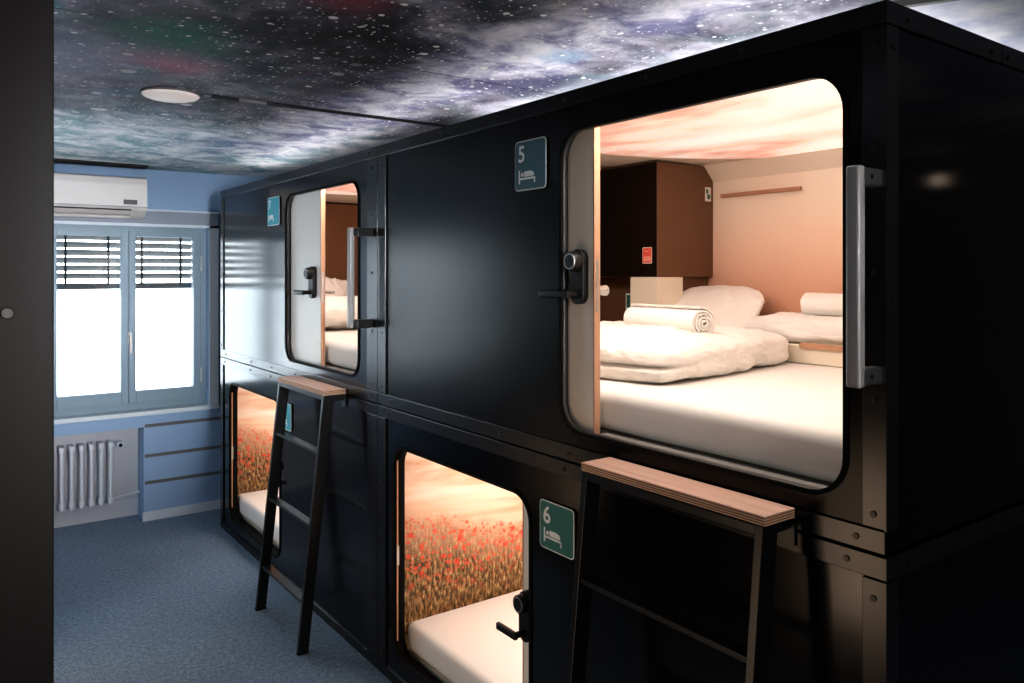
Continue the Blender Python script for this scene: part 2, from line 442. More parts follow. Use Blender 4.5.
# ------------------------------------------------------------------ room shell
CEIL = 2.36; YW = 5.70; XL, XR, YB = -2.9, 3.2, -2.6
B().box(XL, XR, YB, 6.0, -.05, 0).build('floor', M['carpet'], kind='structure')
B().box(XL, XR, YB, YW, CEIL, CEIL+.05).build('ceiling', M['galaxy'], kind='structure')
WX0, WX1, WZ0, WZ1 = -.985, .035, .74, 1.99
w = B()
w.box(XL, XR, YW, YW+.25, WZ1, CEIL+.05)            # above window
W2 = -1.395     # shift of the second window
w.box(WX1+W2, WX0, YW, YW+.25, .63, WZ1)
w.box(XL, WX0+W2, YW, YW+.25, .63, WZ1)
w.box(WX0+W2, WX1+W2, YW, YW+.25, .63, WZ0)
w.box(WX1, XR, YW, YW+.25, .63, WZ1)                # right
w.box(WX0, WX1, YW, YW+.25, .63, WZ0)
w.box(-.385, XR, YW, YW+.25, 0, .63)                # right of niche
w.box(XL, -1.25, YW, YW+.25, 0, .63)
w.box(-1.25, -.385, YW+.20, YW+.25, 0, .63)
w.build('wall_back', M['bluewall'], kind='structure')
B().box(XL-.05, XL, YB, 5.95, 0, CEIL+.05).build('wall_left', M['room'], kind='structure')
B().box(XR, XR+.05, YB, 5.95, 0, CEIL+.05).build('wall_right', M['room'], kind='structure')
B().box(XL, XR, YB-.05, YB, 0, CEIL+.05).build('wall_front', M['room'], kind='structure')
B().box(-.395, .3, YW-.014, YW, 0, .062, .003).build('baseboard_right', M['white_trim'], kind='structure')
B().box(-1.25, -.385, YW+.185, YW+.20, 0, .115, .003).build('baseboard_left', M['chipped'], kind='structure')
B().box(-1.25, -.386, YW+.188, YW+.20, .115, .63).build('trim_8', simple('niche_grey', (.50, .50, .53), .6), kind='structure')
for i, z in enumerate((.638, .436, .256)):
    B().box(-.38, .3, YW-.006, YW, z-.011, z+.011, .002).build('trim_%d' % (i+1), M['groove'], kind='structure')
B().box(-1.6, .09, YW-.03, YW+.09, 1.995, 2.078, .003).build('trim_4', simple('shutter_box_grey', (.24, .27, .33), .5), kind='structure')
B().box(-1.6, -.40, YW-.22, YW-.10, CEIL-.012, CEIL, 0).build('trim_5', M['dark'], kind='structure')  # black strip painted in for the shadowed gap in the ceiling
# window casing and sill
t = B(); t.box(.035, .098, YW-.012, YW+.0, .74, 1.995, .002); t.box(-1.05, .098, YW-.012, YW, 1.975, 1.997, .002)
t.box(-1.05, .098, YW-.035, YW-.0, 2.078, 2.09, .002)
t.build('trim_6', M['white_trim'], kind='structure')
B().box(-1.06, .10, YW-.035, YW+.10, .712, .742, .004).build('trim_7', M['white_trim'], kind='structure')

# windows
def make_window(num, ox):
    wn = ('window by the pods', 'unseen added window left of the air conditioner')[num-1]
    WX0, WX1 = -.985+ox, .035+ox
    win = bpy.data.objects.new('window_%d' % num, None); COL.objects.link(win); win['kind'] = 'structure'; win.location = ((WX0+WX1)/2, YW+.1, WZ0)
    def atw(o): o.parent = win; o.location = -win.location; return o
    Fy = YW+.06
    f = B()
    f.box(WX0, WX0+.045, Fy, Fy+.07, WZ0, WZ1, .003); f.box(WX1-.045, WX1, Fy, Fy+.07, WZ0, WZ1, .003)
    f.box(WX0+.045, WX1-.045, Fy, Fy+.07, WZ1-.045, WZ1, .003); f.box(WX0+.045, WX1-.045, Fy, Fy+.07, WZ0+.002, WZ0+.055, .003)
    atw(f.build('window_frame', M['frame']))
    mid = -.470+ox
    for k, (a, b, pa, pb) in enumerate(((WX0+.042, mid-.001, -.886+ox, -.516+ox), (mid+.001, WX1-.042, -.425+ox, -.055+ox))):
        f = B(); y0, y1 = Fy-.012, Fy+.05; z0, z1 = WZ0+.05, WZ1-.04
        f.box(a, pa, y0, y1, z0, z1, .004); f.box(pb, b, y0, y1, z0, z1, .004)
        f.box(pa, pb, y0, y1, 1.908, z1, .004); f.box(pa, pb, y0, y1, z0, .872, .004)
        s_ = atw(f.build('sash', M['frame']))
        B().box(pa, pb, Fy+.018, Fy+.024, .872, 1.908).build('pane', M['glass'], s_)
    h = B().box(-.478+ox, -.452+ox, Fy-.022, Fy-.0125, 1.19, 1.27, .003).cyl((-.465+ox, Fy-.02, 1.245), (-.465+ox, Fy-.055, 1.245), .008).box(-.474+ox, -.456+ox, Fy-.066, Fy-.050, 1.13, 1.255, .005)
    atw(h.build('handle', M['steel']))
    for z in (.95, 1.73):
        h = B().cyl((WX1-.04, Fy-.02, z-.05), (WX1-.04, Fy-.02, z+.05), .007)
        atw(h.build('hinge', M['steel']))
    # exterior blinds, one behind each sash
    for k, (a, b, lab) in enumerate(() if num == 2 else ((-.91+ox, -.49+ox, 'grey slatted outside blind, half lowered behind left sash of the '+wn), (-.45+ox, -.03+ox, 'grey slatted outside blind, half lowered behind right sash of the '+wn))):
        bl = empty('venetian_blind', ((a+b)/2, Fy+.14, 1.60), lab, 'blind', 'blinds behind the window')
        s_ = B(); L = (b-a)/2
        rot = Matrix.Rotation(math.radians(-38), 3, 'X')
        for i in range(7): s_.box(-L, L, -.030, .030, .355-i*.052-.0012, .355-i*.052+.0012, rot=rot)
        s_.build('slats', M['slat'], bl)
        B().box(-L, L, -.022, .022, -.045, -.005, .003).build('bottom_rail', M['slat'], bl)
        for q in (-.6, .6): B().box(L*q-.007, L*q+.007, -.034, -.031, -.02, .42).build('ladder_tape', M['dark'], bl)
        B().box(-L, L, -.03, .03, .385, .44, .003).build('head_rail', M['slat'], bl)
make_window(1, 0.0)
make_window(2, -1.395)  # unseen second window, added for its glow reflected in the near panel
# neighbouring house across the street
nb = empty('apartment_house', (-3, 16, -6), 'pale washed-out neighbouring house seen through the window panes', 'building')
wl = B(); wl.box(-9, 12, 0, 3, 0, 7.4); wl.build('facade', M['facade'], nb)
for xx in range(-8, 12, 3):
    f = B().box(xx, xx+1.1, -.05, .0, 5.4, 6.9); f.build('window_surround', simple('pale_stone', (.6, .6, .6), .9), nb)

# ------------------------------------------------------------------ radiator
rad = empty('radiator', (-.85, YW+.11, .13), 'white ribbed column radiator in the niche below the window', 'radiator')
xs = [.276-.0565*i for i in range(12)]
for x in xs:
    s_ = B()
    for dy in (-.035, .035):
        s_.cyl((x, dy, .03), (x, dy, .385), .0115, n=16)
    s_.box(x-.0165, x+.0165, -.05, .05, .0, .05, .013, 3); s_.box(x-.0165, x+.0165, -.05, .05, .37, .415, .013, 3)
    s_.build('radiator_column', M['radiator'], rad, smooth=True)
s_ = B().cyl((.29, 0, .39), (.33, 0, .39), .012).cyl((.33, -.0, .39), (.33, -.07, .39), .024, .021, bev=.003)
s_.build('valve', M['white_trim'], rad, smooth=True)
B().cyl((.33, -.071, .39), (.33, -.076, .39), .0125).build('valve_cap', M['rubber'], rad, smooth=True)
tube_path('pipe', [(.285, 0, .025), (.36, .02, .03), (.464, .03, .04)], .009, M['radiator'], rad)
for x in (.22, -.28): B().box(x-.012, x+.012, .035, .074, .30, .33).build('wall_bracket', M['radiator'], rad)
for x in (-.28,): B().box(x-.01, x+.01, -.02, .02, -.129, .01).build('foot', M['radiator'], rad)

# ------------------------------------------------------------------ air conditioner
ac = empty('air_conditioner', (-.80, YW-.001, 2.02), 'white wall-mounted air conditioner above the window', 'air conditioner')
prof = [(0, .02), (0, .262), (-.15, .262), (-.195, .250), (-.205, .21), (-.207, .07), (-.195, .045), (-.13, .012), (-.03, .0)]
def acbody(x0, x1):
    bm = bmesh.new(); A = [bm.verts.new((x0, y, z)) for y, z in prof]; Bv = [bm.verts.new((x1, y, z)) for y, z in prof]
    n = len(prof)
    for i in range(n): bm.faces.new((A[i], A[(i+1) % n], Bv[(i+1) % n], Bv[i]))
    bm.faces.new(A); bm.faces.new(Bv[::-1])
    bmesh.ops.recalc_face_normals(bm, faces=bm.faces)
    me = bpy.data.meshes.new('housing'); bm.to_mesh(me); bm.free(); return me
link('housing', acbody(-.40, .395), M['ac'], ac)
B().box(-.398, .30, -.212, -.19, .043, .050).build('air_slot', M['dark'], ac)
fl = B().box(-.385, .30, -.198, -.10, .008, .020, .003, rot=Matrix.Rotation(math.radians(18), 3, 'X')); fl.build('flap', M['ac'], ac)
B().box(.255, .335, -.2095, -.206, .082, .112, .001).build('rating_label', simple('dark_label', (.08, .075, .07), .5), ac)
B().box(-.398, .393, -.209, -.205, .066, .069).build('seam', M['groove'], ac)

# ------------------------------------------------------------------ ceiling lamp and conduits
cl = empty('ceiling_lamp', (-.77, 3.22, CEIL), 'round pale flat ceiling lamp on the galaxy print', 'lamp')
B().cyl((0, 0, -.009), (0, 0, 0), .107, n=48).build('base_ring', M['groove'], cl, smooth=True)
bm = bmesh.new(); bmesh.ops.create_uvsphere(bm, u_segments=40, v_segments=20, radius=1)
for v in bm.verts: v.co = Vector((v.co.x*.103, v.co.y*.103, -.009+v.co.z*.020))
me = bpy.data.meshes.new('diffuser'); bm.to_mesh(me); bm.free(); link('diffuser', me, M['lamp'], cl, smooth=True)
cr = empty('cable_conduit', (-.1, 3.16, CEIL), 'thin black cable conduit running from the round ceiling lamp', 'conduit')
B().box(-.535, 1.3, -.008, .008, -.012, 0, .002).build('channel', M['dark'], cr)
B().box(-.43, -.32, -.0095, .0095, -.014, -.0, .002).build('joint_cover', M['groove'], cr)
B().cyl((-.56, 0.01, -.006), (-.535, 0, -.006), .005).build('connector', M['steel'], cr)
c2 = B().box(-.011, .011, -.35, .35, -.016, 0, .002).build('ceiling_rail', simple('grey_rail', (.16, .16, .15), .5)); c2.location = (.605, .80, CEIL); c2.rotation_euler = (0, 0, math.radians(26))
tag(c2, 'short dark grey rail on the pale ceiling above the nearest pod corner', 'rail')

# ------------------------------------------------------------------ sleeping pods
W_ = 1.5
SCREW = None
def screw_mesh():
    b = B(); b.cyl((-.0022, 0, 0), (.001, 0, 0), .0065, .0065, n=18, bev=.001); b.cyl((-.0026, 0, 0), (-.0018, 0, 0), .0030, n=6)
    me = bpy.data.meshes.new('screw'); bmesh.ops.recalc_face_normals(b.bm, faces=b.bm.faces); b.bm.to_mesh(me); b.bm.free()
    me.materials.append(M['screw']); return me
SCREW = screw_mesh()
def screw(parent, loc, rz=0):
    o = bpy.data.objects.new('screw', SCREW); COL.objects.link(o); o.parent = parent; o.location = loc; o.rotation_euler = (0, 0, rz)

def sign(parent, y0, y1, z0, z1, digit, mat, label):
    """number sign on the front; local coords of the pod. y1 is the left edge as seen from the room"""
    w_, h_ = y1-y0, z1-z0
    s0 = yzplate('number_sign', [rrect(y0, y1, z0, z1, .014)], -.0040, .002, M['sign_white'], parent); s0['label'] = label
    b_ = .0035
    yzplate('sign_face', [rrect(y0+b_, y1-b_, z0+b_, z1-b_, .0115)], -.0052, .0014, mat, s0)
    me = text_mesh(digit, .072, .001); d = link('digit', me, M['sign_white'], s0)
    xform(me, lambda c: Vector((-.0056+c.z, y1-.018-c.x, z1-.066+c.y)))
    ic = B()
    def bar(a0, a1, b0, b1): ic.box(-.0064, -.0050, y1-a1, y1-a0, z0+b0, z0+b1)
    bar(.022, .028, .022, .064); bar(.028, .106, .034, .040); bar(.100, .106, .022, .040)
    ic.cyl((-.0064, y1-.040, z0+.050), (-.0050, y1-.040, z0+.050), .0065, n=16)
    o = ic.build('bed_icon', M['sign_white'], s0)
    yzplate('blanket_icon', [[(y1-.050, z0+.043), (y1-.100, z0+.043), (y1-.096, z0+.056), (y1-.080, z0+.060), (y1-.050, z0+.059)]], -.0064, .0014, M['sign_white'], s0)

def lockset(door, x, y, z, dirn, ly=.125):
    """oval lock plate with knob above and lever below; x = door face, lever points to dirn along y"""
    lk = yzplate('door_lock', [rrect(y-.027, y+.027, z-.078, z+.078, .0265)], x-.020, .020, M['lock'], door, bevel=.002)
    k = B(); k.cyl((x-.046, y, z+.045), (x-.018, y, z+.045), .0285, .030, n=28, bev=.003); k.build('knob', M['lock'], lk, smooth=True)
    k = B(); k.cyl((x-.0485, y, z+.045), (x-.0462, y, z+.045), .0235, .0245, n=28)
    k.build('reader_ring', M['steel'], lk, smooth=True)
    k = B(); k.cyl((x-.0497, y, z+.045), (x-.0486, y, z+.045), .0195, n=28); k.build('reader_disc', M['lock'], lk, smooth=True)
    l = B(); l.cyl((x-.060, y, z-.050), (x-.018, y, z-.050), .010, n=16)
    l.box(x-.066, x-.050, min(y-.010*dirn, y+ly*dirn), max(y-.010*dirn, y+ly*dirn), z-.062, z-.039, .006, 3)
    l.build('lever_handle', M['lock'], lk, smooth=True)

def make_pod(y0, y1, z0, upper, near, oy0, oy1, label, digit, group):
    """pod from y0 to y1; oy0, oy1 = door opening. World metres, local origin at (0, y0, z0)."""
    L = y1-y0; H = 1.082 if upper else 1.112
    P = empty('sleeping_pod', (0, y0, z0), label, 'sleeping pod', group)
    a, b = oy0-y0, oy1-y0                    # opening, local
    za, zb = (.087, .968 if near else .958) if upper else (.105, .965)
    sr, sl = (.047, .07) if near else (.10, .055)
    # front sheet with rounded opening
    yzplate('front_panel', [rect(.002, L-.002, .002, H-.002), rrect(a, b, za, zb, .085)], .004, .026, M['black_near'] if near and upper else M['black'], P, bevel=.0)
    # trim strips
    tb = .045 if upper else .040
    ttop = .045
    B().box(-.003, .004, .0, L, 0, tb, .0012).build('bottom_strip', M['black_strip'], P)
    B().box(-.003, .004, .0, L, H-ttop, H, .0012).build('top_strip', M['black_strip'], P)
    B().box(-.003, .004, 0, sr, tb+.003, H-ttop-.003, .0012).build('right_strip', M['black_strip'], P)
    B().box(-.003, .004, L-sl, L, tb+.003, H-ttop-.003, .0012).build('left_strip', M['black_strip'], P)
    for q in (.06, .32, .62, .95, 1.30, 1.65, L-.12):
        if upper or True:
            screw(P, (-.0035, q, tb/2)) if upper else None
            screw(P, (-.0035, q+.02, H-ttop/2))
    for zz in ((.075, .30, .55, .80, H-.085)): screw(P, (-.0035, sr/2, zz)); screw(P, (-.0035, L-sl/2, zz))
    # opening rim: dark rubber ring and grey lip
    yzplate('opening_gasket', [rrect(a-.006, b+.006, za-.006, zb+.006, .091), rrect(a+.004, b-.004, za+.004, zb-.004, .081)], -.001, .008, M['rubber'], P)
    yzplate('inner_reveal', [rrect(a-.004, b+.004, za-.004, zb+.004, .089), rrect(a+.004, b-.004, za+.004, zb-.004, .081)], .007, .045 if not upper else .018, M['lip'] if upper else M['rubber'], P)
    # shell
    B().box(.032, W_, .002, .022, .002, H-.002).build('end_panel', M['black_end'], P)
    B().box(.032, W_, L-.022, L-.002, .002, H-.002).build('end_panel', M['black_end'], P)
    B().box(W_-.02, W_, .022, L-.022, .002, H-.002).build('back_panel', M['black_end'], P)
    B().box(.032, W_-.02, .022, L-.022, H-.018, H-.002).build('roof_panel', M['black_end'], P)
    B().box(.080, W_-.02, .022, L-.022, za-.02, za-.002).build('bed_deck', M['white_lam'], P)
    if upper: B().box(.031, .0655, a-.02, (a+.775 if near else a+.485), za-.03, za+.002, .002).build('opening_sill', simple('grey_sill', (.26, .25, .24), .45), P)
    if near:                                    # trim of the end that faces the camera
        e = -.0035
        for (u0, u1) in ((-.003, .506), (.510, 1.02), (1.024, W_)):
            B().box(u0, u1, e, .002, H-.045, H, .001).build('end_top_strip', M['black_strip'], P)
        B().box(-.003, .042, e, .002, tb, H-.048, .001).build('corner_strip', M['black_strip'], P)
        for q in (.081, .456, .54, .95, 1.1): screw(P, (q, e-.0005, H-.026), PI/2)
        for zz in (.08, .5, .994): screw(P, (.023, e-.0005, zz), PI/2)
    # liners
    B().box(1.43, 1.445, .03, L-.03, za, H-.05).build('back_wall_glow' if upper else 'back_wall_liner', M['wall_glow'], P)
    zc = H-.035
    B().box(.034, 1.43, .024, .036, za, zc).build('end_liner', M['liner'], P)
    if upper:
        # ceiling print with a rounded far corner, over a cream ceiling
        B().box(.034, 1.43, .036, L-.036, zc, zc+.012).build('pod_ceiling', M['liner'], P)
        pts = [(.06, .06), (1.427, .06), (1.427, 1.20), (1.33, 1.315), (1.21, 1.41), (1.10, 1.475), (.985, 1.53), (.85, 1.57), (.708, 1.597), (.5, 1.63), (.3, 1.65), (.06, 1.66)]
        me = plate_mesh([pts], .006); xform(me, lambda c: Vector((c.x, c.y, zc-.004+c.z)))
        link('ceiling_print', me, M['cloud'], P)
        # sloping cove at the back and end
        cv = B(); cv.hexa([(1.36, .04, zc-.001), (1.43, .04, zc-.075), (1.43, L-.04, zc-.075), (1.36, L-.04, zc-.001),
                           (1.37, .04, zc), (1.43, .04, zc), (1.43, L-.04, zc), (1.37, L-.04, zc)]); cv.build('cove', M['liner'], P)
        if near:
            # closet block with a shelf box below
            B().box(1.056, 1.428, 1.603, L-.036, .53, zc-.008, .001).build('closet', [M['closet']], P)
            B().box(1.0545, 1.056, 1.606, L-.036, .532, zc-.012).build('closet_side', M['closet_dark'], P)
            B().box(1.16, 1.428, 1.80, L-.036, za+.001, .528).build('closet_base', M['closet'], P)
            B().box(1.056, 1.222, 1.603, 1.77, .12, .529, .002).build('shelf_box', M['white_lam'], P)
            B().box(1.24, 1.428, 1.63, 1.79, .12, .529).build('niche_back', M['closet'], P)
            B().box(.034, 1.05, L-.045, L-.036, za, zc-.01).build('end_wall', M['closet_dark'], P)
            s_ = yzplate('info_sticker', [rrect(1.633, 1.690, .590, .662, .006)], 1.0535, .001, M['sign_white'], P); s_['label'] = 'small red sticker'
            yzplate('sticker_face', [rrect(1.6355, 1.6875, .5925, .6595, .005)], 1.0530, .001, M['sign_red'], s_)
            pk = simple('sticker_pink', (.85, .42, .33), .5)
            for j in range(4): B().box(1.0524, 1.0532, 1.642+j*.0105, 1.649+j*.0105, .600, .622).build('sticker_mark', pk, s_)
            B().box(1.0524, 1.0532, 1.65, 1.675, .642, .646).build('sticker_mark', pk, s_)
            s_ = B().box(1.372, 1.412, 1.6012, 1.603, .880, .945).build('info_sticker', M['sign_white'], P); s_['label'] = 'small white and green sticker'
            B().box(1.378, 1.392, 1.6004, 1.6014, .915, .935).build('sticker_mark', M['sign_green'], s_); B().box(1.386, 1.406, 1.6004, 1.6014, .890, .912).build('sticker_mark', M['sign_green'], s_)
            s_ = B().box(1.150, 1.160, 1.83, 1.895, .375, .45).build('info_sticker', M['sign_white'], P)
            B().box(1.148, 1.151, 1.837, 1.888, .382, .443).build('sticker_mark', M['sign_green'], s_)
        else:
            B().box(.034, 1.428, L-.05, L-.036, za, zc-.012).build('end_wall', simple('brown_end_wall', (.17, .075, .032), .45), P)
        # clothes rail on back wall
        ry0, ry1 = (1.13, 1.545) if near else (1.0, 1.5)
        B().box(1.408, 1.420, ry0, ry1, .893, .910, .003).box(1.419, 1.431, ry0+.03, ry0+.05, .895, .908).box(1.419, 1.431, ry1-.05, ry1-.03, .895, .908).build('wooden_rail', M['rail_wood'], P)
        B().cyl((1.415, .92, .90), (1.431, .92, .90), .012).build('wall_button', M['steel'], P, smooth=True)
    else:
        B().box(.034, 1.43, .036, L-.036, zc, zc+.012).build('pod_ceiling', M['liner'], P)
        dl = L-.095 if near else L-.07
        B().box(.036, 1.428, dl, dl+.012, za, zc-.005).build('mural', M['poppy'], P)
    # door leaf
    if upper:
        dy0 = a+(.790 if near else .490)   # leading edge
        dx = .030
        D = B().box(dx+.001, dx+.022, dy0+.004, min(dy0+.80, L-.03), za-.012, zb+.02, .001).build('door', M['door'] if near else M['door_far'], P)
        B().box(dx, dx+.023, dy0, dy0+.0045, za-.012, zb+.02, .001).build('door_edge', M['door_edge'], D)
        yl = dy0+(.056 if near else .085)
        lz = .538 if near else .50
        lockset(D, dx+.001, yl, lz, 1)
        B().box(dx+.006, dx+.016, dy0-.002, dy0+.001, lz-.10, lz+.05, .001).build('latch_plate', M['steel'], D)
        B().cyl((dx+.023, yl, lz-.05), (dx+.06, yl, lz-.05), .009).cyl((dx+.06, yl+.0, lz-.05), (dx+.06, yl-.10, lz-.05), .008).build('inner_handle', M['steel'], D, smooth=True) if not near else \
            B().cyl((dx+.023, dy0+.012, lz-.04), (dx+.055, dy0+.012, lz-.04), .012, .016).build('inner_knob', M['chrome'], D, smooth=True)
    else:
        dx = .034
        dy1 = a+(.083 if near else .05)
        D = B().box(dx+.001, dx+.034, max(dy1-.80, .04), dy1-.004, za-.012, zb+.02, .001).build('door', M['door_far'], P)
        B().box(dx, dx+.035, dy1-.0045, dy1, za-.012, zb+.02, .001).build('door_edge', M['door_edge'], D)
        lockset(D, dx+.001, dy1-.036, .572, 1, .095)
        # strike jamb at the closing side, copper colour paints the rim's reflection
        J = B().box(.014, .021, b-.0075, b-.004, za+.01, zb-.005, .001).build('door_jamb', M['rim_reflection'], P)
        B().box(.0125, .024, b-.0095, b-.0070, .475, .555, .001).build('strike_plate', M['chrome'], J)
    # number sign
    if upper:
        sy0 = (1.863-y0) if near else (4.178-y0)
        w_ = .158 if near else .19
        sign(P, sy0, sy0+w_, .808, .965, digit, M['sign_teal'] if near else M['sign_cyan'], 'teal number sign reading %s with a bed symbol' % digit)
    else:
        sy0 = (1.733-y0) if near else (4.00-y0)
        sign(P, sy0, sy0+.16, .832, .978 if near else .975, digit, M['sign_green'] if near else M['sign_cyan'], 'green number sign reading %s with a bed symbol' % digit)
    # grab handle
    if upper:
        hy = .822-y0 if near else 3.090-y0
        zt, zb_ = 1.872-z0, 1.450-z0
        if not near: zt, zb_ = 1.858-z0, 1.432-z0
        g = B()
        g.box(-.094, -.070, hy-.014, hy+.014, zb_, zt, .006, 3)
        hd = g.build('grab_handle', simple('grey_handle', (.30, .29, .28), .42, .2), P, smooth=True)
        for zz in (zt-.036, zb_+.002):
            B().box(-.076, -.004, hy-(.012 if near else .055), hy+.012, zz, zz+.034, .004).build('handle_bracket', M['steel'] if near else M['lock'], hd)
            B().cyl((-.045, hy-.0135, zz+.017), (-.045, hy-.0118, zz+.017), .005).build('bracket_screw', M['screw'], hd)
    # LED strip behind the header, warm light
    B().box(.050, .062, .25, L-.25, zc-.012, zc-.004).build('led_strip', M['led'], P)
    ld = bpy.data.lights.new('pod_light', 'AREA'); ld.shape = 'RECTANGLE'; ld.size = .12; ld.size_y = L-.5
    ld.color = (1, .86, .78)
    lo = bpy.data.objects.new('pod_light', ld); COL.objects.link(lo)
    lo.parent = P
    if upper: lo.location = (.15, L/2, zc-.014); lo.rotation_euler = (0, math.radians(-22), 0); ld.energy = 11 if near else 8
    else: lo.location = (.6, L/2+.1, zc-.014); ld.size = .5; ld.energy = 11 if near else 10
    if upper:
        l2 = bpy.data.lights.new('mattress_fill', 'AREA'); l2.shape = 'RECTANGLE'; l2.size = .03; l2.size_y = b-a-.15; l2.color = (1, .86, .72); l2.energy = 3.2  # unseen fill added to light the front of the mattress
        o2 = bpy.data.objects.new('mattress_fill', l2); COL.objects.link(o2); o2.parent = P; o2.location = (.046, (a+(dy0 if near else b))/2-.02, zb+.03)
        if near: l2.size_y = dy0-a-.04
    return P

YN0, YN1, YF0, YF1 = .807, 2.998, 3.002, 5.285
G = 'black sleeping pods stacked two high'
pod5 = make_pod(YN0, YN1, 1.118, True, True, .893, 1.800, 'black upper sleeping pod nearest the camera, sign 5, bed with rolled towel', '5', G)
pod6 = make_pod(YN0, YN1, 0.0, False, True, 1.950, 2.866, 'black lower sleeping pod under pod 5, sign 6, poppy field mural inside', '6', G)
pod7 = make_pod(YF0, YF1, 1.118, True, False, 3.195, 4.098, 'black upper sleeping pod by the window, door half shut above the ladder', '7', G)
pod8 = make_pod(YF0, YF1, 0.0, False, False, 4.185, 5.105, 'black lower sleeping pod beside the window wall, behind the black ladder', '8', G)

# ------------------------------------------------------------------ bedding
def mattress(y0, y1, z, label, x0=.066, x1=1.425, h=.118):
    bm = bmesh.new(); bmesh.ops.create_cube(bm, size=1)
    o_ = B(); o_.bm.free(); o_.bm = bm
    bmesh.ops.scale(bm, vec=(x1-x0, y1-y0, h), verts=bm.verts)
    bmesh.ops.bevel(bm, geom=list(bm.edges), offset=.035, segments=5, profile=.55, affect='EDGES')
    bmesh.ops.subdivide_edges(bm, edges=[e for e in bm.edges if e.calc_length() > .2], cuts=24, use_grid_fill=True)
    for v in bm.verts:
        v.co.z += noise.noise(Vector((v.co.x*2.5, v.co.y*2.5, 0)))*.003
    me = bpy.data.meshes.new('mattress'); bm.to_mesh(me); bm.free()
    o = link('mattress', me, M['sheet'], smooth=True); o.location = ((x0+x1)/2, (y0+y1)/2, z+h/2+.003)
    tag(o, label, 'mattress', 'mattresses in the pods'); return o
mattress(.85, 2.40, 1.205, 'white-sheeted mattress in the upper pod nearest the camera')
mattress(.85, 2.885, .105, 'white-sheeted mattress in the lower pod with sign 6')
mattress(3.05, 5.225, 1.205, 'white-sheeted mattress in the upper pod by the window')
mattress(3.05, 5.195, .105, 'white-sheeted mattress in the lower pod by the window')
TOP = 1.328
d = cushion('duvet', (.88, .72, .142), M['linen'], e=9, ez=3.0, cre=.0045, seed=3, sub=90, crown=.006, freq=5, bot=2.2, fold=True)
d.location = (.622, 2.03, TOP-.002); d.rotation_euler = (0, 0, math.radians(9))
tag(d, 'thick folded white duvet lying under the rolled towel on the near upper bed', 'duvet')
tw = towel_roll('towel', .36, .054, M['terry'], turns=4.3)
tw.location = (.625, 1.955, TOP+.120); tw.rotation_euler = (0, 0, math.radians(-95))
tag(tw, 'rolled white towel with spiral end on the thick folded duvet', 'towel')
p1 = cushion('pillow', (.36, .52, .13), M['linen'], e=3.2, ez=1.8, cre=.003, seed=9, sub=40)
p1.rotation_euler = (0, math.radians(-42), 0); p1.location = (1.25, 2.27, TOP+.105)
tag(p1, 'plump white pillow leaning in the corner beside the cream shelf box', 'pillow')
p2 = cushion('pillow', (.40, .32, .14), M['linen'], e=2.8, ez=1.7, cre=.005, seed=12, sub=30)
p2.location = (.60, 2.68, TOP-.09); p2.rotation_euler = (math.radians(10), 0, 0)
tag(p2, 'white pillow partly hidden behind the open door edge of the near upper pod', 'pillow')
# low ledge at the back of the bed with a tray
lg = empty('bed_ledge', (1.12, .86, TOP), 'low white ledge with wooden edge along the back of the near bed', 'ledge')
B().box(0, .30, 0, 1.20, .0, .070, .004).build('ledge_box', M['white_lam'], lg)
B().box(-.012, .0, .0, .88, .058, .078, .002).build('wooden_edge', M['door_edge'], lg)
d2 = cushion('duvet', (.30, 1.05, .105), M['linen'], e=4, ez=2.6, cre=.005, seed=21, sub=40)
d2.location = (1.275, 1.56, TOP+.070); tag(d2, 'flat folded white duvet on the ledge at the back of the near bed', 'duvet')
t2 = towel_roll('towel', .30, .048, M['terry'], seed=5); t2.location = (1.27, 1.66, TOP+.173); t2.rotation_euler = (0, 0, PI/2)
tag(t2, 'white rolled towel on the folded duvet at the back ledge', 'towel')
# far upper pod
p3 = cushion('pillow', (.62, .32, .17), M['linen'], e=2.6, ez=1.7, cre=.008, seed=31, sub=34)
p3.rotation_euler = (math.radians(62), 0, 0); p3.location = (.50, 5.06, TOP+.125); tag(p3, 'white pillow standing against the brown wall of the upper pod by the window', 'pillow')
d3 = cushion('duvet', (.85, .60, .19), M['linen'], e=3.2, ez=2.4, cre=.007, seed=37, sub=40)
d3.location = (.52, 4.52, TOP-.002); tag(d3, 'folded white duvet on the bed of the upper pod by the window', 'duvet')

